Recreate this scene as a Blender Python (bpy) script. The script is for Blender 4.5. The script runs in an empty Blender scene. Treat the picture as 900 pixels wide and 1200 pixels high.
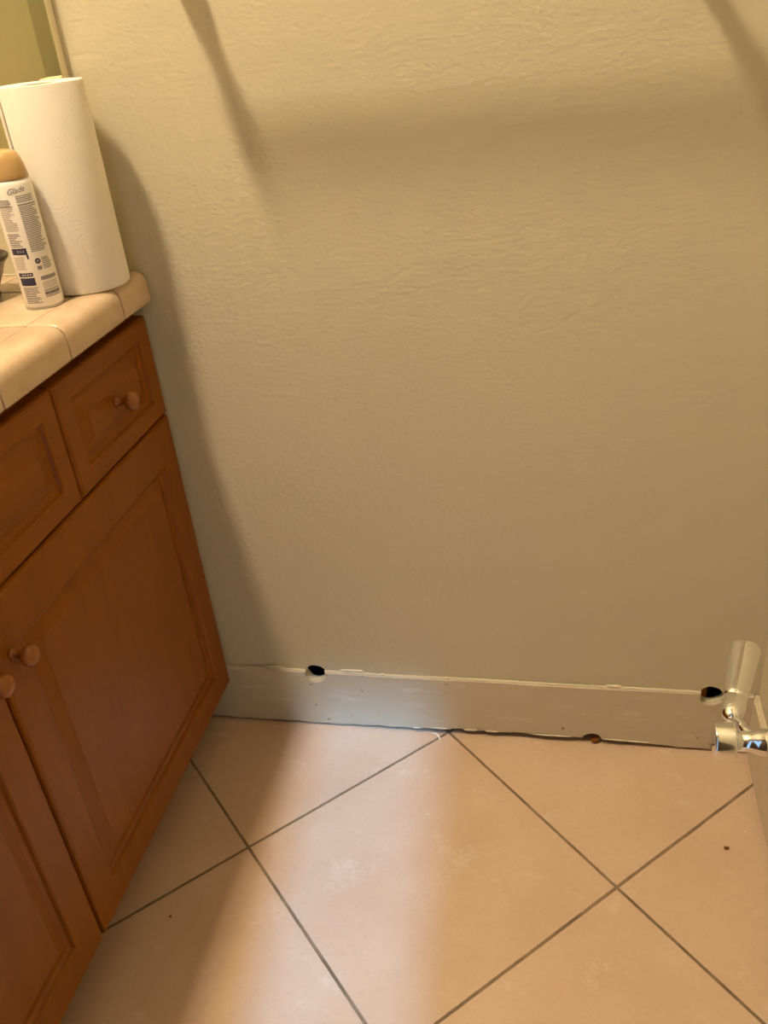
import bpy, bmesh, math, random
from mathutils import Vector, Matrix
random.seed(7)
K = 1.1                       # survey units -> metres
S = bpy.context.scene
C = S.collection
PI = math.pi

# ---------------------------------------------------------------- camera
def setup_camera():
    f, pitch, yaw, roll = 1025.55, 0.52689, -0.2403, -0.10592
    cx, cy, cz = 0.81169*K, -1.10738*K, 1.10561*K
    cp, sp, cw, sw = math.cos(pitch), math.sin(pitch), math.cos(yaw), math.sin(yaw)
    fwd = Vector((sw*cp, cw*cp, -sp)); right = Vector((cw, -sw, 0)); up = right.cross(fwd)
    r = math.cos(roll)*right + math.sin(roll)*up
    u = -math.sin(roll)*right + math.cos(roll)*up
    cam = bpy.data.cameras.new('camera'); o = bpy.data.objects.new('camera', cam); C.objects.link(o)
    cam.sensor_fit = 'VERTICAL'; cam.sensor_height = 24; cam.lens = 24*f/1200
    cam.clip_start = .02
    o.matrix_world = Matrix(((r.x, u.x, -fwd.x, cx), (r.y, u.y, -fwd.y, cy), (r.z, u.z, -fwd.z, cz), (0, 0, 0, 1)))
    S.camera = o
setup_camera()

# ---------------------------------------------------------------- light and exposure
LAMP_STRENGTH = 420
LAMP_COLOR = (1.0, .815, .565)
SUN_STRENGTH = 4.0
SUN_COLOR = (.19, .50, 1.0)
S.view_settings.view_transform = 'Standard'; S.view_settings.look = 'None'
S.view_settings.gamma = 1; S.view_settings.use_curve_mapping = False
S.view_settings.exposure = 0.0
w = bpy.data.worlds.new('World'); S.world = w; w.use_nodes = True
w.node_tree.nodes['Background'].inputs[0].default_value = (.42, .68, 1.0, 1)
w.node_tree.nodes['Background'].inputs[1].default_value = 1.1
sl = bpy.data.lights.new('daylight', 'SUN'); sl.energy = SUN_STRENGTH; sl.color = SUN_COLOR; sl.angle = math.radians(3.0)
so = bpy.data.objects.new('daylight', sl); C.objects.link(so); so.location = (1.2, -3.6, 4.4)
so.rotation_euler = Vector((-.09, 1, -1.25)).to_track_quat('-Z', 'Y').to_euler()

# ---------------------------------------------------------------- helpers
def link(name, bm, mats, parent=None, smooth=False, loc=None, **props):
    me = bpy.data.meshes.new(name)
    bmesh.ops.recalc_face_normals(bm, faces=bm.faces)
    for v in bm.verts: v.co *= K
    bm.to_mesh(me); bm.free()
    for m in (mats if isinstance(mats, (list, tuple)) else [mats]): me.materials.append(m)
    if smooth:
        for p in me.polygons: p.use_smooth = True
        if smooth != 'all':
            try: me.set_sharp_from_angle(angle=math.radians(38))
            except Exception: pass
    o = bpy.data.objects.new(name, me); C.objects.link(o)
    if parent: o.parent = parent
    if loc: o.location = Vector(loc)*K
    for k, v in props.items(): o[k] = v
    return o
def thing(name, label, cat, loc=(0, 0, 0), group=None):
    o = bpy.data.objects.new(name, None); C.objects.link(o); o.location = Vector(loc)*K
    o.empty_display_size = .05
    o['label'] = label; o['category'] = cat
    if group: o['group'] = group
    return o
def box(bm, x0, x1, y0, y1, z0, z1, bev=0, seg=2, mi=0):
    vs = [bm.verts.new(c) for c in ((x0,y0,z0),(x1,y0,z0),(x1,y1,z0),(x0,y1,z0),(x0,y0,z1),(x1,y0,z1),(x1,y1,z1),(x0,y1,z1))]
    fs = [bm.faces.new([vs[i] for i in q]) for q in ((0,3,2,1),(4,5,6,7),(0,1,5,4),(1,2,6,5),(2,3,7,6),(3,0,4,7))]
    for f_ in fs: f_.material_index = mi
    if bev:
        es = set(e for f_ in fs for e in f_.edges)
        bmesh.ops.bevel(bm, geom=list(es), offset=bev, segments=seg, profile=.5, affect='EDGES')
def B(*a, **k):
    bm = bmesh.new(); box(bm, *a, **k); return bm
def lathe(bm, prof, n=48, axis='z', org=(0, 0, 0), mi=0, sy=1.0):
    """prof: list of (radius, height)"""
    rings = []
    def P(r, h, t):
        a, b = r*math.cos(t), r*math.sin(t)*sy
        if axis == 'z': q = (a, b, h)
        elif axis == 'x': q = (h, a, b)
        else: q = (a, h, b)
        return (q[0]+org[0], q[1]+org[1], q[2]+org[2])
    for r, h in prof:
        if r < 1e-6: rings.append([bm.verts.new(P(0, h, 0))])
        else: rings.append([bm.verts.new(P(r, h, 2*PI*i/n)) for i in range(n)])
    for A, D in zip(rings, rings[1:]):
        for i in range(n):
            j = (i+1) % n
            if len(A) == 1 and len(D) == 1: continue
            if len(A) == 1: f_ = bm.faces.new((A[0], D[i], D[j]))
            elif len(D) == 1: f_ = bm.faces.new((A[i], A[j], D[0]))
            else: f_ = bm.faces.new((A[i], A[j], D[j], D[i]))
            f_.material_index = mi
def tube(bm, pts, rad, n=10, mi=0, cap=True):
    pts = [Vector(p) for p in pts]
    rad = rad if isinstance(rad, (list, tuple)) else [rad]*len(pts)
    rings = []
    up = Vector((0, 0, 1))
    for i, p in enumerate(pts):
        d = (pts[min(i+1, len(pts)-1)]-pts[max(i-1, 0)]).normalized()
        a = d.cross(up)
        if a.length < 1e-3: a = d.cross(Vector((0, 1, 0)))
        a.normalize(); b = a.cross(d)
        rings.append([bm.verts.new(p+rad[i]*(math.cos(2*PI*k/n)*a+math.sin(2*PI*k/n)*b)) for k in range(n)])
    for A, D in zip(rings, rings[1:]):
        for i in range(n):
            j = (i+1) % n; bm.faces.new((A[i], A[j], D[j], D[i])).material_index = mi
    if cap:
        bm.faces.new(rings[0][::-1]).material_index = mi; bm.faces.new(rings[-1]).material_index = mi
def extrude_profile(bm, prof, y0, y1, n=1, axis='y'):
    """closed profile swept along y (prof = (x, z)) or x (prof = (y, z))"""
    rings = []
    for k in range(n+1):
        t = y0+(y1-y0)*k/n
        rings.append([bm.verts.new((a, t, b) if axis == 'y' else (t, a, b)) for a, b in prof])
    m = len(prof)
    for A, D in zip(rings, rings[1:]):
        for i in range(m):
            j = (i+1) % m; bm.faces.new((A[i], A[j], D[j], D[i]))
    bm.faces.new(rings[0]); bm.faces.new(rings[-1][::-1])
def blob(bm, c, s, seed=0, jit=.25, sub=2):
    r = random.Random(seed)
    q = bmesh.ops.create_icosphere(bm, subdivisions=sub, radius=1)
    for v in q['verts']:
        k = 1+jit*(r.random()-.5)
        v.co = Vector((c[0]+v.co.x*s[0]*k, c[1]+v.co.y*s[1]*k, c[2]+v.co.z*s[2]*k))

# ---------------------------------------------------------------- materials
class Mat:
    def __init__(s, name, color=(.8, .8, .8), rough=.5, metal=0, spec=.5, **kw):
        s.m = bpy.data.materials.new(name); s.m.use_nodes = True
        s.nt = s.m.node_tree; s.b = s.nt.nodes['Principled BSDF']
        s.b.inputs['Base Color'].default_value = (*color, 1); s.b.inputs['Roughness'].default_value = rough
        s.b.inputs['Metallic'].default_value = metal; s.b.inputs['Specular IOR Level'].default_value = spec
        for k, v in kw.items(): s.b.inputs[k].default_value = v
    def n(s, t, **kw):
        q = s.nt.nodes.new(t)
        for k, v in kw.items():
            if hasattr(q, k): setattr(q, k, v)
            else: s.set(q, k.replace('_', ' '), v)
        return q
    def set(s, q, key, v):
        i = q.inputs[key]
        if isinstance(v, bpy.types.NodeSocket): s.nt.links.new(v, i)
        else: i.default_value = v
    def math(s, op, a, b=0.0, c=None):
        q = s.nt.nodes.new('ShaderNodeMath'); q.operation = op
        s.set(q, 0, a); s.set(q, 1, b)
        if c is not None: s.set(q, 2, c)
        return q.outputs[0]
    def coord(s, scale=(1, 1, 1), rot=(0, 0, 0), loc=(0, 0, 0)):
        t = s.nt.nodes.new('ShaderNodeTexCoord'); mp = s.nt.nodes.new('ShaderNodeMapping')
        s.nt.links.new(t.outputs['Object'], mp.inputs[0])
        mp.inputs['Scale'].default_value = scale; mp.inputs['Rotation'].default_value = rot; mp.inputs['Location'].default_value = loc
        return mp.outputs[0]
    def noise(s, vec, scale, detail=3, rough=.5):
        q = s.nt.nodes.new('ShaderNodeTexNoise'); s.nt.links.new(vec, q.inputs['Vector'])
        q.inputs['Scale'].default_value = scale; q.inputs['Detail'].default_value = detail; q.inputs['Roughness'].default_value = rough
        return q.outputs['Fac']
    def ramp(s, fac, stops):
        q = s.nt.nodes.new('ShaderNodeValToRGB'); s.nt.links.new(fac, q.inputs[0])
        e = q.color_ramp.elements
        while len(e) < len(stops): e.new(.5)
        for k, (p, c) in zip(e, stops): k.position = p; k.color = (*c, 1) if len(c) == 3 else c
        return q.outputs[0]
    def mix(s, fac, a, b):
        q = s.nt.nodes.new('ShaderNodeMix'); q.data_type = 'RGBA'
        s.set(q, 0, fac)
        for i, v in ((6, a), (7, b)):
            s.set(q, i, v if isinstance(v, bpy.types.NodeSocket) else (*v, 1))
        return q.outputs[2]
    def base(s, c): s.nt.links.new(c, s.b.inputs['Base Color']); return s
    def bump(s, h, strength=.3, dist=.001, prev=None):
        q = s.nt.nodes.new('ShaderNodeBump'); s.nt.links.new(h, q.inputs['Height'])
        q.inputs['Strength'].default_value = strength; q.inputs['Distance'].default_value = dist
        if prev: s.nt.links.new(prev, q.inputs['Normal'])
        s.nt.links.new(q.outputs[0], s.b.inputs['Normal']); return q.outputs[0]

def wall_paint(name='wall_paint', col=(.575, .515, .36)):
    m = Mat(name, col, .62, spec=.3)
    v = m.coord((1, 1, 1.45))
    a = m.noise(v, 115, 2, .5); b = m.noise(v, 38, 2, .5)
    h = m.math('ADD', a, m.math('MULTIPLY', b, .7))
    m.base(m.mix(m.noise(v, 3.0, 3, .6), tuple(c*.96 for c in col), tuple(min(1, c*1.04) for c in col)))
    m.bump(h, .46, .0020)
    return m.m
M = {}
M['wall'] = wall_paint()
M['ceiling'] = wall_paint('ceiling_paint', (.6, .55, .45))
M['wall_dark'] = wall_paint('wall_bounce_cut', (.06, .042, .026))  # unseen front wall, darkened to cut bounce and give chrome dark reflections

def floor_mat():
    s_, tx, ty, th, g = .38923*K, .33728*K, -.27598*K, .77627, .0046
    m = Mat('floor_tile', (.7, .5, .35), .38, spec=.45)
    t = m.n('ShaderNodeTexCoord'); sp = m.n('ShaderNodeSeparateXYZ'); m.nt.links.new(t.outputs['Object'], sp.inputs[0])
    x = m.math('SUBTRACT', sp.outputs[0], tx); y = m.math('SUBTRACT', sp.outputs[1], ty)
    c, n_ = math.cos(th)/s_, math.sin(th)/s_
    u = m.math('ADD', m.math('MULTIPLY', x, c), m.math('MULTIPLY', y, n_))
    v = m.math('ADD', m.math('MULTIPLY', x, -n_), m.math('MULTIPLY', y, c))
    wob = m.math('MULTIPLY', m.math('SUBTRACT', m.noise(t.outputs['Object'], 60, 2), .5), .0028)
    def d(q):
        q = m.math('ADD', q, wob)
        fr = m.math('FRACT', q); return m.math('MINIMUM', fr, m.math('SUBTRACT', 1.0, fr))
    dist = m.math('MINIMUM', d(u), d(v))
    hw = g/2/s_
    grout = m.n('ShaderNodeMapRange', interpolation_type='SMOOTHSTEP')
    m.set(grout, 'Value', dist); grout.inputs['From Min'].default_value = hw*.75; grout.inputs['From Max'].default_value = hw*1.3
    # per tile tint
    cell = m.n('ShaderNodeCombineXYZ'); m.set(cell, 0, m.math('FLOOR', u)); m.set(cell, 1, m.math('FLOOR', v))
    wn = m.n('ShaderNodeTexWhiteNoise'); m.nt.links.new(cell.outputs[0], wn.inputs['Vector'])
    base = m.ramp(m.noise(t.outputs['Object'], 7, 5, .6), [(.25, (.53, .37, .25)), (.5, (.57, .41, .285)), (.75, (.61, .455, .33))])
    base = m.mix(m.math('MULTIPLY', wn.outputs['Value'], .18), base, (.54, .375, .255))
    fine = m.noise(t.outputs['Object'], 90, 4, .7)
    base = m.mix(m.ramp(fine, [(.36, (.28, .28, .28)), (.5, (0, 0, 0))]), base, (.49, .33, .22))
    # plaster dust smears
    dm = m.ramp(m.noise(m.coord((1, 1, 1), loc=(3.1, 1.7, 0)), 9, 6, .75), [(.57, (0, 0, 0)), (.72, (.7, .7, .7))])
    base = m.mix(dm, base, (.68, .57, .45))
    gcol = m.ramp(m.noise(t.outputs['Object'], 25, 3), [(.35, (.15, .105, .06)), (.65, (.25, .18, .11))])
    m.base(m.mix(grout.outputs[0], gcol, base))
    r = m.n('ShaderNodeMapRange'); m.set(r, 'Value', grout.outputs[0]); r.inputs['To Min'].default_value = .85; r.inputs['To Max'].default_value = .36
    m.nt.links.new(r.outputs[0], m.b.inputs['Roughness'])
    b1 = m.bump(grout.outputs[0], .8, .0015)
    m.bump(m.noise(t.outputs['Object'], 14, 3), .15, .002, b1)
    return m.m
M['floor'] = floor_mat()

def wood_mat(name, vertical, tint=1.0):
    m = Mat(name, (.45, .2, .05), .36, spec=.22)
    m.b.inputs['Coat Weight'].default_value = .0
    v = m.coord((9, 9, 1.2) if vertical else (9, 1.2, 9))
    n1 = m.noise(v, 4, 6, .6); n2 = m.noise(v, 22, 3, .6)
    f_ = m.math('ADD', m.math('MULTIPLY', n1, .75), m.math('MULTIPLY', n2, .25))
    cs = [(.25, (.195, .056, .0004)), (.5, (.228, .068, .0006)), (.75, (.26, .082, .0010))]
    m.base(m.ramp(f_, [(p, tuple(q*tint for q in c)) for p, c in cs]))
    m.bump(n2, .08, .001)
    return m.m
M['wood_v'] = wood_mat('maple_vertical_grain', True)
M['wood_h'] = wood_mat('maple_horizontal_grain', False)
M['wood_shade'] = wood_mat('maple_painted_shade', False, .75)  # same maple darkened: shade on recessed frame and toe kick put into colour
M['knob'] = Mat('maple_knob', (.27, .085, .008), .3, spec=.5).m

def baseboard_mat():
    m = Mat('baseboard_paint', (.57, .48, .34), .5, spec=.4)
    v = m.coord()
    spk = m.ramp(m.noise(v, 75, 3, .6), [(.26, (1, 1, 1)), (.30, (0, 0, 0))])
    sc = m.ramp(m.noise(m.coord((.6, 1, 2.2), loc=(1, 0, 0)), 16, 6, .7), [(.56, (0, 0, 0)), (.68, (.8, .8, .8))])
    b_ = m.mix(sc, (.57, .49, .345), (.68, .61, .48))
    m.base(m.mix(spk, b_, (.16, .12, .08)))
    m.bump(m.noise(v, 60, 4, .6), .4, .0012)
    return m.m
M['baseboard'] = baseboard_mat()
M['caulk'] = Mat('caulk', (.66, .58, .43), .6).m
M['stud'] = wood_mat('stud_wood', True, .8)
M['void'] = Mat('gap_shade_dark', (.035, .028, .02), .9, spec=.1).m  # near-black: the shade of gaps and the wall cavity is in the colour
M['concrete'] = Mat('slab_edge', (.14, .12, .10), .9).m

def counter_mat():
    m = Mat('counter_tile', (.8, .7, .52), .22, spec=.5)
    v = m.coord()
    m.base(m.ramp(m.noise(v, 26, 5, .6), [(.3, (.54, .39, .255)), (.55, (.59, .44, .30)), (.8, (.63, .50, .36))]))
    m.bump(m.noise(v, 30, 3), .2, .0015)
    return m.m
M['counter'] = counter_mat()
M['grout'] = Mat('counter_grout', (.50, .38, .25), .8).m
def paper_mat():
    m = Mat('paper_towel', (.80, .75, .66), .9, spec=.15)
    v = m.coord()
    vo = m.n('ShaderNodeTexVoronoi'); m.nt.links.new(v, vo.inputs['Vector']); vo.inputs['Scale'].default_value = 30
    rings = m.math('SINE', m.math('MULTIPLY', vo.outputs['Distance'], 48))
    h = m.math('ADD', m.math('MULTIPLY', rings, .5), m.math('MULTIPLY', m.noise(v, 260, 2), .5))
    m.bump(h, .13, .0009); return m.m
M['paper'] = paper_mat()
M['cardboard'] = Mat('cardboard', (.45, .33, .2), .85).m
M['can_white'] = Mat('can_white', (.86, .82, .76), .28, spec=.5).m
M['print_grey'] = Mat('print_grey', (.25, .23, .25), .4).m
M['print_soft'] = Mat('print_soft', (.52, .47, .43), .4).m
M['print_navy'] = Mat('print_navy', (.018, .02, .06), .35).m
M['gold'] = Mat('gold_cap', (.47, .30, .115), .22, spec=.6).m
M['tin'] = Mat('tin', (.6, .58, .55), .3, metal=1).m
M['chrome'] = Mat('chrome', (.86, .87, .88), .06, metal=1).m
M['bronze'] = Mat('dark_bronze', (.045, .035, .028), .25, metal=.6).m
M['mirror'] = Mat('mirror_glass', (.64, .66, .46), .015, metal=1).m
M['mirror_edge'] = Mat('mirror_edge', (.78, .70, .52), .4).m
M['backing'] = Mat('mirror_backing', (.12, .10, .08), .7).m
M['crumb'] = Mat('brown_crumb', (.16, .06, .02), .9).m
M['flake'] = Mat('plaster', (.86, .80, .68), .8).m
M['door'] = Mat('door_bounce_cut', (.06, .035, .02), .4).m  # unseen door, colour kept dark to cut bounced light
em = Mat('lamp_glass', (.9, .85, .75), .4)
em.b.inputs['Emission Color'].default_value = (*LAMP_COLOR, 1); em.b.inputs['Emission Strength'].default_value = LAMP_STRENGTH
M['lamp'] = em.m

# ---------------------------------------------------------------- room shell
XL, XR, YF, ZC = -.29, 1.108, -1.35, 2.66
st = dict(kind='structure')
bm = B(XL-.08, XR+.08, YF-.08, .11, -.05, 0); link('floor', bm, M['floor'], **st)
bm = B(XL-.08, XR+.08, YF-.08, .11, ZC, ZC+.05); link('ceiling', bm, M['ceiling'], **st)
bm = B(XL-.08, XL, YF-.08, .11, 0, ZC); link('wall_left', bm, M['wall'], **st)
bm = B(XR, XR+.08, YF-.08, .11, 0, ZC); link('wall_right', bm, M['wall'], **st)
# front wall behind the photographer, with a doorway whose door stands ajar
DX0, DX1, DZ = .495, 1.03, 1.86
bm = bmesh.new()
box(bm, XL, DX0, YF-.08, YF, 0, ZC); box(bm, DX1, XR, YF-.08, YF, 0, ZC); box(bm, DX0, DX1, YF-.08, YF, DZ, ZC)
link('wall_front', bm, M['wall_dark'], **st)
bm = B(.715, DX1, YF-.06, YF-.025, .008, DZ-.004, bev=.002); link('door_1', bm, M['door'], **st)

HOLES = ((.390, .1165, .0165), (1.0375, .1165, .0165))
def cut(o, cyls, y0=-.03, y1=.03):
    cutters = []
    for (x, z, r, sx) in cyls:
        b_ = bmesh.new(); lathe(b_, [(0, y0), (1, y0), (1, y1), (0, y1)], 30, 'y')
        for v in b_.verts:
            t = math.atan2(v.co.z, v.co.x); jit = r*(1+.035*math.sin(3*t+x*50)+.015*math.sin(8*t))
            v.co.x = x+v.co.x*jit*sx; v.co.z = z+v.co.z*jit
        c = link('cutter', b_, M['void'])
        md = o.modifiers.new('cut', 'BOOLEAN'); md.operation = 'DIFFERENCE'; md.object = c; md.solver = 'EXACT'
        cutters.append(c)
    bpy.context.view_layer.update()
    dg = bpy.context.evaluated_depsgraph_get()
    me = bpy.data.meshes.new_from_object(o.evaluated_get(dg))
    o.modifiers.clear(); o.data = me
    for c in cutters: bpy.data.objects.remove(c)
# back wall: thin drywall sheet over a dark stud cavity
wb = link('wall_back', B(XL, XR, 0, .012, .018, ZC), M['wall'], **st)
cut(wb, [(x, z, r, 1.08) for x, z, r in HOLES])
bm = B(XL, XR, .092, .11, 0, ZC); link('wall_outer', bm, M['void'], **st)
bm = B(XL, XR, .013, .091, .0005, .036); link('trim_1', bm, M['void'], label='sole plate inside the wall, coloured dark for the shade in the gap', **st)
bm = B(.985, 1.033, .013, .091, .037, 1.0); link('trim_2', bm, M['stud'], label='brown wooden stud seen inside the right hole', **st)

# baseboard along the back wall, ragged lower edge lifted off the floor
def baseboard():
    r = random.Random(3); bm = bmesh.new(); n = 190; x0, x1 = .166, XR-.0085
    rings = []
    for k in range(n+1):
        x = x0+(x1-x0)*k/n
        lift = .0045+.0080*max(0, min(1, (x-.45)/.25))*max(0, min(1, (1.02-x)/.2))
        zb = lift+r.uniform(-.0007, .0007)+.001*math.sin(x*43)+.0008*math.sin(x*131)
        zt = .1235+.0006*math.sin(x*21)
        rings.append([bm.verts.new(q) for q in ((x, -.0005, zb), (x, -.0060, zb), (x, -.0068, zb+.002), (x, -.0068, zt-.003), (x, -.0048, zt), (x, -.0005, zt))])
    for A, D in zip(rings, rings[1:]):
        for i in range(6):
            j = (i+1) % 6; bm.faces.new((A[i], A[j], D[j], D[i]))
    bm.faces.new(rings[0]); bm.faces.new(rings[-1][::-1])
    return bm
bb = link('baseboard_back', baseboard(), M['baseboard'], **st)
cut(bb, [(x, z, r, 1.1) for x, z, r in HOLES]+[(.857, .010, .0125, 1.25)])
# caulk left along its top edge, broken by gaps
cb = bmesh.new(); rr = random.Random(5)
for a, b, rad in ((.262, .300, .0010), (.305, .366, .0014), (.413, .497, .0018), (.505, .512, .0022), (.592, .705, .0013), (.71, .872, .0014), (.905, .99, .0016), (.99, 1.013, .002), (1.062, 1.098, .0014)):
    n = max(3, int((b-a)/.006)); pts = []; rs = []
    for k in range(n+1):
        x = a+(b-a)*k/n; pts.append((x, -.0038+rr.uniform(-.0004, .0004), .1240+rr.uniform(-.0006, .0006)))
        rs.append(rad*rr.uniform(.7, 1.3)*(.4 if k in (0, n) else 1))
    tube(cb, pts, rs, 8)
link('caulk_bead', cb, M['caulk'], parent=bb, smooth=True)
for k, (x, z, sx, sz) in enumerate(((.888, .1255, .013, .003), (.315, .127, .02, .0015), (.455, .128, .022, .0018))):
    bm = bmesh.new(); blob(bm, (x, -.003, z), (sx, .0028, sz), k); link('caulk_smear', bm, M['caulk'], parent=bb, smooth=True)
# paint and caulk left along the lower edge
bm = bmesh.new()
for k, (x, z, sx, sz) in enumerate(((.60, .0115, .016, .0022), (.655, .0125, .012, .0035), (.69, .0125, .010, .0028), (.79, .0125, .035, .0018), (.895, .012, .020, .0022), (.56, .009, .008, .002), (.93, .0115, .018, .0018))):
    blob(bm, (x, -.0072, z), (sx, .0014, sz*.8), 20+k, .4)
link('paint_lip', bm, M['caulk'], parent=bb, smooth=True)
bm = bmesh.new(); extrude_profile(bm, [(XR-.0085, .009), (XR-.0085, .117), (XR-.005, .121), (XR-.0003, .121), (XR-.0003, .009)], YF+.001, -.0005)
link('baseboard_right', bm, M['baseboard'], **st)

bm = B(XR-.0045, XR-.0004, YF+.002, -.009, .0004, .0086); link('trim_3', bm, M['void'], label='added dark strip painted as the shade under the right baseboard', **st)  # added strip, its dark colour stands for shade in the gap

# ---------------------------------------------------------------- vanity cabinet
XF = .230
van = thing('vanity_cabinet', 'honey-orange maple bathroom vanity with raised-panel doors and round wooden knobs', 'cabinet', (0, -.55, 0))
YV0, YV1 = -1.02, -.003
def V(name, bm, m, parent=None, **k):
    # shapes are written in room coordinates, moved to the Empty's frame
    for v in bm.verts: v.co.y += .55
    return link(name, bm, m, parent=parent or van, **k)
bm = bmesh.new()
box(bm, XL+.002, .196, YV0, YV1, .086, .7775)
V('carcass', bm, M['wood_v'])
bm = bmesh.new()
for (y0, y1, z0, z1) in ((YV0, YV1, .735, .7775), (YV0, YV1, .595, .625), (YV0, YV1, .086, .12), (-.04, YV1, .12, .735), (-.52, -.475, .12, .595), (YV0, YV0+.04, .12, .735), (-.285, -.245, .625, .735), (-.755, -.715, .625, .735)):
    box(bm, .197, .2125, y0, y1, z0, z1)
V('face_frame', bm, M['wood_shade'])
V('toe_kick', B(XL+.002, .165, YV0+.01, YV1, .0005, .085), M['wood_shade'])
def panel_front(y0, y1, z0, z1, frame_side, frame_top, frame_bot, depth=.0175):
    """slab with a sunk groove, bevel and raised field facing +x"""
    bm = bmesh.new(); xb, xf = XF-depth, XF
    def rect(ins, x, rad=0):
        a = ins if isinstance(ins, tuple) else (ins,)*4   # left(-y), right(+y), bottom, top
        return [(x, y0+a[0], z0+a[2]), (x, y1-a[1], z0+a[2]), (x, y1-a[1], z1-a[3]), (x, y0+a[0], z1-a[3])]
    def add(t): return (frame_side+t, frame_side+t, frame_bot+t, frame_top+t)
    steps = [rect(0, xb), rect(0, xf-.005), rect(.0015, xf-.0018), rect(.005, xf),
             rect(add(-.004), xf), rect(add(-.002), xf-.0015), rect(add(0), xf-.0055), rect(add(.006), xf-.0065),
             rect(add(.009), xf-.0060), rect(add(.024), xf-.0015), rect(add(.0255), xf-.0004)]
    rings = [[bm.verts.new(p) for p in s] for s in steps]
    for A, D in zip(rings, rings[1:]):
        for i in range(4):
            j = (i+1) % 4; bm.faces.new((A[i], A[j], D[j], D[i]))
    bm.faces.new(rings[0][::-1]); bm.faces.new(rings[-1])
    return bm
def knob(y, z, parent):
    bm = bmesh.new()
    lathe(bm, [(0, 0), (.0075, 0), (.0075, .0015), (.0052, .004), (.0048, .0105), (.0068, .0135), (.0112, .0165), (.0128, .0205), (.0122, .0245), (.0095, .0275), (.005, .0288), (0, .029)], 40, 'x', (XF, y, z))
    V('knob', bm, M['knob'], parent=parent, smooth='all')
GAP = .0018
doors = [(-.4965+GAP/2, -.0045), (-.992, -.4985-GAP/2)]
drawers = [(-.2635, -.0045), (-.735, -.2665), (-.995, -.738)]
for k, (a, b) in enumerate(drawers):
    d = V('drawer_front', panel_front(a, b, .6115, .758, .034, .030, .030), M['wood_h'])
    if k != 1: knob((a+b)/2, .685, d)
for k, (a, b) in enumerate(doors):
    d = V('cabinet_door', panel_front(a, b, .0895, .6078, .051, .066, .053), M['wood_v'])
    knob(-.470 if k == 0 else -.519, .538, d)

# ---------------------------------------------------------------- tiled countertop
ct = thing('tiled_countertop', 'cream ceramic tile countertop with rounded edge tiles on the wooden vanity', 'countertop', (0, 0, .779))
def T(name, bm, m, parent=None, **k):
    for v in bm.verts: v.co.z -= .779
    return link(name, bm, m, parent=parent or ct, **k)
T('mortar_bed', B(XL+.002, .2385, YV0, -.003, .7795, .8165), M['grout'])
bm = bmesh.new()
ys = [-.004, -.0865]
while ys[-1] > YV0: ys.append(ys[-1]-.1425)
xs = [.1970-.1425*k for k in range(5)]
for i in range(len(ys)-1):
    for j in range(4):
        x0 = max(xs[j+1], XL+.003)
        if xs[j]-x0 < .01: continue
        box(bm, x0+.0006, xs[j]-.0006, max(ys[i+1], YV0)+.0012, ys[i]-.0012, .8168, .8206, bev=.0012)
T('field_tile', bm, M['counter'], smooth=True)
prof = [(.1975, .8168), (.1975, .8205), (.203, .8216), (.213, .8219), (.225, .8219), (.234, .8206), (.2405, .8172), (.2443, .8115), (.2460, .804), (.2462, .790), (.2462, .7815), (.2450, .7795), (.2388, .7795), (.2388, .8168)]
for i in range(len(ys)-1):
    bm = bmesh.new(); y0, y1 = max(ys[i+1], YV0)+.0011, ys[i]-.0011
    if y1-y0 < .01: continue
    # pillowed ends
    rings = []
    for t, sc in ((y0, .0016), (y0+.0012, .0005), (y0+.004, 0), (y1-.004, 0), (y1-.0012, .0005), (y1, .0016)):
        rings.append([bm.verts.new((x-sc*(1 if x > .22 else 0), t, z-sc*(1 if (z > .8168) else 0))) for x, z in prof])
    for A, D in zip(rings, rings[1:]):
        for q in range(len(prof)):
            j = (q+1) % len(prof); bm.faces.new((A[q], A[j], D[j], D[q]))
    bm.faces.new(rings[0]); bm.faces.new(rings[-1][::-1])
    T('edge_tile', bm, M['counter'], smooth=True)
bm = B(XL+.003, .19, -.0032, -.0006, .8165, .8225); T('caulk_line', bm, M['caulk'])

# ---------------------------------------------------------------- paper towel roll
ZT = .8222
rp = (.2, -.071, ZT); R, HH = .0505, .2375
pr = thing('paper_towel_roll', 'white embossed paper towel roll standing upright on the counter by the wall', 'paper towel roll', rp)
bm = bmesh.new()
lathe(bm, [(.0205, .001), (R-.0025, .0), (R-.0008, .0012), (R, .004), (R+.0001, HH*.4), (R, HH-.002), (R-.0008, HH-.0003), (R-.002, HH), (.0205, HH-.001), (.0205, .001)], 96)
link('paper_sheets', bm, M['paper'], parent=pr, smooth=True)
bm = bmesh.new(); lathe(bm, [(.0202, .0012), (.0202, HH-.002), (.019, HH-.002), (.019, .0012), (.0202, .0012)], 48)
link('cardboard_core', bm, M['cardboard'], parent=pr, smooth=True)
# loose edge of the outer sheet
bm = bmesh.new(); rings = []
for k in range(9):
    a = math.radians(-150+k*3.2); rr_ = R+.0003+.0009*(k/8)**2
    rings.append([bm.verts.new((q*math.cos(a), q*math.sin(a), z)) for q, z in ((rr_, .001), (rr_, HH-.001), (rr_+.0004, HH-.001), (rr_+.0004, .001))])
for A, D in zip(rings, rings[1:]):
    for q in range(4): bm.faces.new((A[q], A[(q+1) % 4], D[(q+1) % 4], D[q]))
bm.faces.new(rings[0]); bm.faces.new(rings[-1][::-1])
link('loose_sheet_edge', bm, M['paper'], parent=pr)

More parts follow.
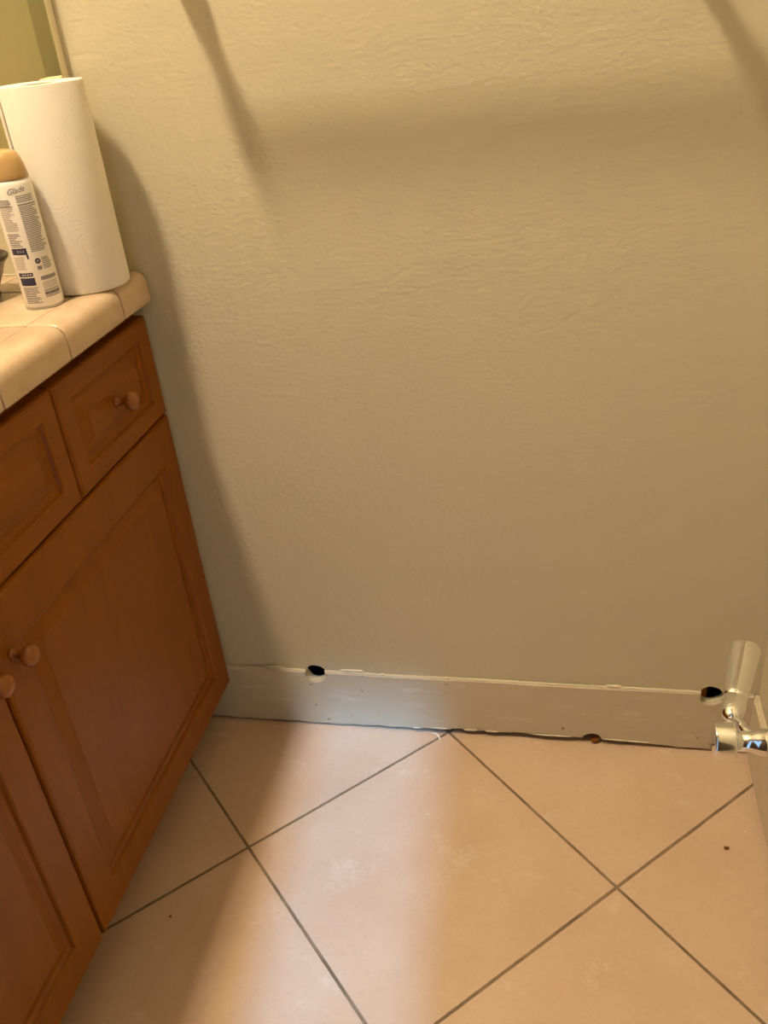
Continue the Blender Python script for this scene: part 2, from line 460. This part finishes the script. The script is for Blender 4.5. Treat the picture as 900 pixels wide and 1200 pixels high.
# ---------------------------------------------------------------- aerosol can
cp_ = (.1762, -.1460, .8208); CR = .0232
can = thing('air_freshener_can', 'white aerosol air freshener can with gold cap and grey printed label', 'spray can', cp_)
BH = .148
bm = bmesh.new()
lathe(bm, [(0, .002), (CR-.003, .0015), (CR-.0012, .0), (CR-.0003, .0012), (CR-.0004, .0030), (CR, .0040), (CR, BH-.006), (CR-.0008, BH-.003), (CR-.0025, BH-.0006), (CR-.0035, BH), (0, BH)], 72)
link('can_body', bm, M['can_white'], parent=can, smooth=True)
bm = bmesh.new(); lathe(bm, [(CR-.0001, .0005), (CR+.0002, .0012), (CR+.0002, .0024), (CR-.0001, .0032), (CR-.001, .0032), (CR-.001, .0005), (CR-.0001, .0005)], 72)
link('base_rim', bm, M['tin'], parent=can, smooth=True)
bm = bmesh.new(); lathe(bm, [(0, BH+.0002), (CR-.0016, BH+.0002), (CR-.0012, BH+.001), (CR-.0014, BH+.004), (CR-.0028, BH+.014), (CR-.0050, BH+.022), (CR-.0075, BH+.0265), (CR-.011, BH+.0293), (CR-.016, BH+.031), (0, BH+.0318)], 64)
link('gold_cap', bm, M['gold'], parent=can, smooth='all')
PHI = math.atan2(-1.107-cp_[1], .81-cp_[0])
def ang(u): return PHI+math.asin(max(-.98, min(.98, u)))
def patch(bm, u0, u1, t0, t1, mi, lift=.00025):
    a0, a1 = ang(u0), ang(u1); n = max(1, int(abs(a1-a0)/.07)); prev = None
    for k in range(n+1):
        a = a0+(a1-a0)*k/n; c, s_ = math.cos(a)*(CR+lift), math.sin(a)*(CR+lift)
        cur = (bm.verts.new((c, s_, t0*BH)), bm.verts.new((c, s_, t1*BH)))
        if prev: bm.faces.new((prev[0], cur[0], cur[1], prev[1])).material_index = mi
        prev = cur
bm = bmesh.new(); rl = random.Random(11)
def text_block(u0, u1, t0, t1, mi=0, step=.0135, ragged=.12):
    t = t1
    while t-step*.55 >= t0:
        e = u1-(rl.random()**2)*ragged
        x = u0
        while x < e-.01:                       # words
            wd = min(e-x, rl.uniform(.06, .16)); patch(bm, x, x+wd, t-step*.55, t, mi); x += wd+.008
        t -= step
text_block(-.84, -.28, .81, .865, 0)
text_block(-.82, -.22, .625, .80, 1, ragged=.3)
text_block(-.82, -.25, .50, .61, 0, ragged=.35)
text_block(-.84, -.35, .315, .43, 1)
text_block(-.82, -.10, .055, .185, 0, ragged=.25)
text_block(.03, .80, .83, .885, 0, ragged=.02)
text_block(.05, .86, .46, .805, 0, ragged=.18)
text_block(.42, .86, .315, .405, 0, ragged=.2)
text_block(.14, .88, .165, .215, 1, ragged=.02)
text_block(.14, .88, .085, .155, 0, ragged=.02)
patch(bm, -.83, -.22, .808, .815, 0); patch(bm, .03, .86, .812, .822, 0)
patch(bm, -.84, -.16, .447, .497, 2); patch(bm, -.24, -.15, .41, .447, 2)
patch(bm, -.84, -.19, .272, .303, 2); patch(bm, -.84, -.16, .200, .262, 2)
patch(bm, .14, .88, .232, .262, 0); patch(bm, .14, .88, .118, .130, 2)
for k in range(3): patch(bm, -.62+.13*k, -.54+.13*k, .462, .482, 0, .0004)
for k in range(4): patch(bm, -.70+.12*k, -.62+.12*k, .281, .294, 1, .0004)
# round badge with a ring
def disc(u, t, r0, r1, mi):
    n = 20; a_c = ang(u); prev = None
    for k in range(n+1):
        th = 2*PI*k/n; cur = []
        for r in (r0, r1):
            a = a_c+r*math.cos(th)/CR; cur.append(bm.verts.new((math.cos(a)*(CR+.0003), math.sin(a)*(CR+.0003), t*BH+r*math.sin(th))))
        if prev: bm.faces.new((prev[0], cur[0], cur[1], prev[1])).material_index = mi
        prev = cur
disc(.22, .385, .0016, .0032, 2); disc(.22, .385, .0002, .0014, 0); patch(bm, .12, .34, .315, .345, 0)
link('printed_label', bm, [M['print_grey'], M['print_soft'], M['print_navy']], parent=can)
# script logo wrapped round the can
tc = bpy.data.curves.new('logo', 'FONT'); tc.body = 'Glade'; tc.size = .0088*K; tc.shear = .35; tc.align_x = 'CENTER'; tc.resolution_u = 3; tc.offset = .00012
to = bpy.data.objects.new('logo', tc); C.objects.link(to); bpy.context.view_layer.update()
me = bpy.data.meshes.new_from_object(to.evaluated_get(bpy.context.evaluated_depsgraph_get())); bpy.data.objects.remove(to)
bm = bmesh.new(); bm.from_mesh(me)
bmesh.ops.subdivide_edges(bm, edges=bm.edges, cuts=1)
for v in bm.verts:
    x, y = v.co.x/K, v.co.y/K; a = ang(.12)+x/CR; y += x*.12
    v.co = Vector((math.cos(a)*(CR+.0003), math.sin(a)*(CR+.0003), .905*BH+y))
link('script_logo', bm, M['print_grey'], parent=can)

# ---------------------------------------------------------------- dark bowl at the left edge
bw = thing('dark_bowl', 'small dark bronze footed bowl at the left edge of the counter', 'bowl', (.058, -.112, .8207))
bm = bmesh.new()
lathe(bm, [(0, 0), (.030, 0), (.031, .003), (.029, .006), (.033, .014), (.041, .028), (.046, .040), (.052, .046), (.0535, .049), (.052, .051), (.047, .049), (.042, .042), (.034, .024), (.024, .012), (0, .010)], 64)
link('bowl_body', bm, M['bronze'], parent=bw, smooth='all')

# ---------------------------------------------------------------- mirror on the back wall
mr = thing('wall_mirror', 'frameless greenish mirror on the beige wall, behind the paper towel roll', 'mirror', (0, 0, 1.0))
x0, x1, z0, z1 = XL+.004, .2025, -.015, .85
link('backing', B(x0+.002, x1-.0005, -.016, -.0005, z0+.002, z1-.002), M['mirror_edge'], parent=mr)
bm = bmesh.new()
r0 = [(x0, z0), (x1, z0), (x1, z1), (x0, z1)]; ins = .020
r1 = [(x0+ins, z0+ins), (x1-ins, z0+ins), (x1-ins, z1-ins), (x0+ins, z1-ins)]
Ls = [[bm.verts.new((a, y, b)) for a, b in rr2] for rr2, y in ((r0, -.0162), (r0, -.0185), (r1, -.0200))]
for A, D in zip(Ls, Ls[1:]):
    for i in range(4): bm.faces.new((A[i], A[(i+1) % 4], D[(i+1) % 4], D[i]))
bm.faces.new(Ls[0][::-1]); bm.faces.new(Ls[-1])
link('glass', bm, M['mirror'], parent=mr)

# ---------------------------------------------------------------- towel bar above the frame (its shadow falls across the wall)
tb = thing('towel_bar', 'chrome towel bar whose shadow falls across the upper wall', 'towel bar', (.63, 0, 1.172))
YB = -.092
for sx in (-.262, .262):
    bm = bmesh.new()
    lathe(bm, [(0, -.0005), (.025, -.0005), (.025, -.004), (.020, -.008), (.0155, -.013), (.0140, -.030), (.0088, -.052), (.0085, -.062), (.0140, -.070), (.0150, -.080), (.0160, -.092), (.0150, -.102), (.010, -.107), (0, -.108)], 40, 'y', (sx, 0, 0))
    link('post', bm, M['chrome'], parent=tb, smooth='all')
bm = bmesh.new(); lathe(bm, [(0, -.262), (.0115, -.262), (.0115, .262), (0, .262)], 32, 'x', (0, YB, 0)); link('bar', bm, M['chrome'], parent=tb, smooth=True)

# ---------------------------------------------------------------- toilet paper holder, its tip at the right edge of the frame
AY, AZ = -.489, .500
tp = thing('toilet_paper_holder', 'chrome toilet paper holder reaching in from the right wall', 'toilet paper holder', (XR, AY, AZ))
bm = bmesh.new()
L = lambda x: x-XR
lathe(bm, [(0, -.0005), (.028, -.0005), (.028, -.004), (.024, -.010), (.017, -.018)], 40, 'x', (0, 0, 0)); link('wall_flange', bm, M['chrome'], parent=tp, smooth='all')
bm = bmesh.new()
lathe(bm, [(.017, -.016), (.0145, -.030), (.0125, -.060), (.0135, -.082), (.0165, -.094), (.0150, -.104), (.0115, -.113), (.0125, -.119), (.0112, -.127), (.0092, -.132), (.0095, -.1455), (.0, -.1455)], 44, 'x', (0, 0, 0))
link('post', bm, M['chrome'], parent=tp, smooth='all')
bm = bmesh.new()
lathe(bm, [(0, -.1452), (.0152, -.1452), (.0161, -.1457), (.0165, -.1467), (.0165, -.1475), (.0165, -.1482), (.0165, -.1606), (.0165, -.1612), (.0165, -.1620), (.0161, -.1630), (.0152, -.1635), (.0140, -.1637), (0, -.1637)], 44, 'x', (0, 0, 0))
link('end_cap', bm, M['chrome'], parent=tp, smooth=True)
# tapered pivot arm: dome tip near the post, broadening away
a = Vector((.9645-XR, -.458-AY, 0)); b = Vector((.990-XR, -.362-AY, .004))
bm = bmesh.new()
d = (b-a); Ln = d.length
lathe(bm, [(0, -.006), (.0045, -.0048), (.0080, -.001), (.0102, .005), (.0112, .012), (.0110, .019), (.0100, .0235), (.0092, .0250), (.0108, .0262), (.0114, .030), (.0120, .040), (.0135, .065), (.0155, Ln-.006), (.0160, Ln-.002), (.0150, Ln), (0, Ln)], 44, 'z', sy=.8)
q = d.to_track_quat('Z', 'Y').to_matrix()
for v in bm.verts: v.co = q @ v.co + a
link('pivot_arm', bm, M['chrome'], parent=tp, smooth='all')
bm = bmesh.new(); tube(bm, [a+Vector((.004, .002, -.002)), (a+Vector((.010, -.014, -.003))), Vector((.983-XR, .004, -.002)), Vector((.99-XR, 0, 0))], [.004, .0045, .006, .007], 16)
link('pivot_link', bm, M['chrome'], parent=tp, smooth='all')

# ---------------------------------------------------------------- lamp over the vanity (out of frame)
lp = thing('vanity_light', 'warm lamp with a frosted panel hanging over the vanity, hood added to block upward light', 'lamp', (.012, -.645, 2.5))
bm = bmesh.new(); extrude_profile(bm, [(.059*math.cos(PI+PI*k/16), .01+.045*math.sin(PI+PI*k/16)) for k in range(17)], -.125, .125)
link('frosted_panel', bm, M['lamp'], parent=lp)
bm = bmesh.new()
added_hood = [(-.066, .0105), (-.066, .03), (-.03, .06), (.03, .06), (.066, .03), (.066, .0105)]
extrude_profile(bm, added_hood, -.13, .13)
link('added_hood', bm, M['tin'], parent=lp)  # added over the lamp to keep its light off the ceiling
bm = bmesh.new(); lathe(bm, [(0, .0605), (.012, .0605), (.012, .128), (.05, .131), (.05, .1495), (0, .1495)], 32); link('ceiling_mount', bm, M['tin'], parent=lp, smooth=True)

# ---------------------------------------------------------------- debris on the floor
def crumb(name, label, cat, x, y, s, m, seed, z=0, flat=.6):
    bm = bmesh.new(); blob(bm, (0, 0, s*flat), (s, s*.8, s*flat), seed, .7, 1)
    mn = min(v.co.z for v in bm.verts)
    for v in bm.verts: v.co.z -= mn
    o = link(name, bm, m, loc=(x, y, z+.0002)); o['label'] = label; o['category'] = cat; return o
crumb('dirt_crumb', 'dark brown crumb on the tile at the right, below the chrome holder', 'crumb', 1.044, -.197, .0042, M['crumb'], 1)
crumb('plaster_crumb', 'tiny white plaster crumb lit up in the middle of the central tile', 'crumb', .605, -.185, .0022, M['flake'], 2)
crumb('plaster_crumb', 'tiny white plaster crumb near the grout line by the right wall', 'crumb', 1.075, -.165, .0016, M['flake'], 3)
bm = bmesh.new()
tube(bm, [(-.010, .006, .0012), (-.004, .003, .0042), (.002, -.002, .0040), (.006, -.009, .0016)], [.0008, .0017, .0016, .0006], 8)
o = link('plaster_flake', bm, M['flake'], loc=(.597, -.016, 0), smooth=True)
o['label'] = 'curled white caulk flake at the wall where two grout lines meet'; o['category'] = 'flake'
o = crumb('wood_chip', 'tan splinter wedged in the broken notch under the baseboard', 'wood chip', .862, -.004, .0065, M['stud'], 5, z=.002)
crumb('dirt_crumb', 'small dark speck on the shaded tile beside the vanity', 'crumb', .262, -.405, .0020, M['crumb'], 6)
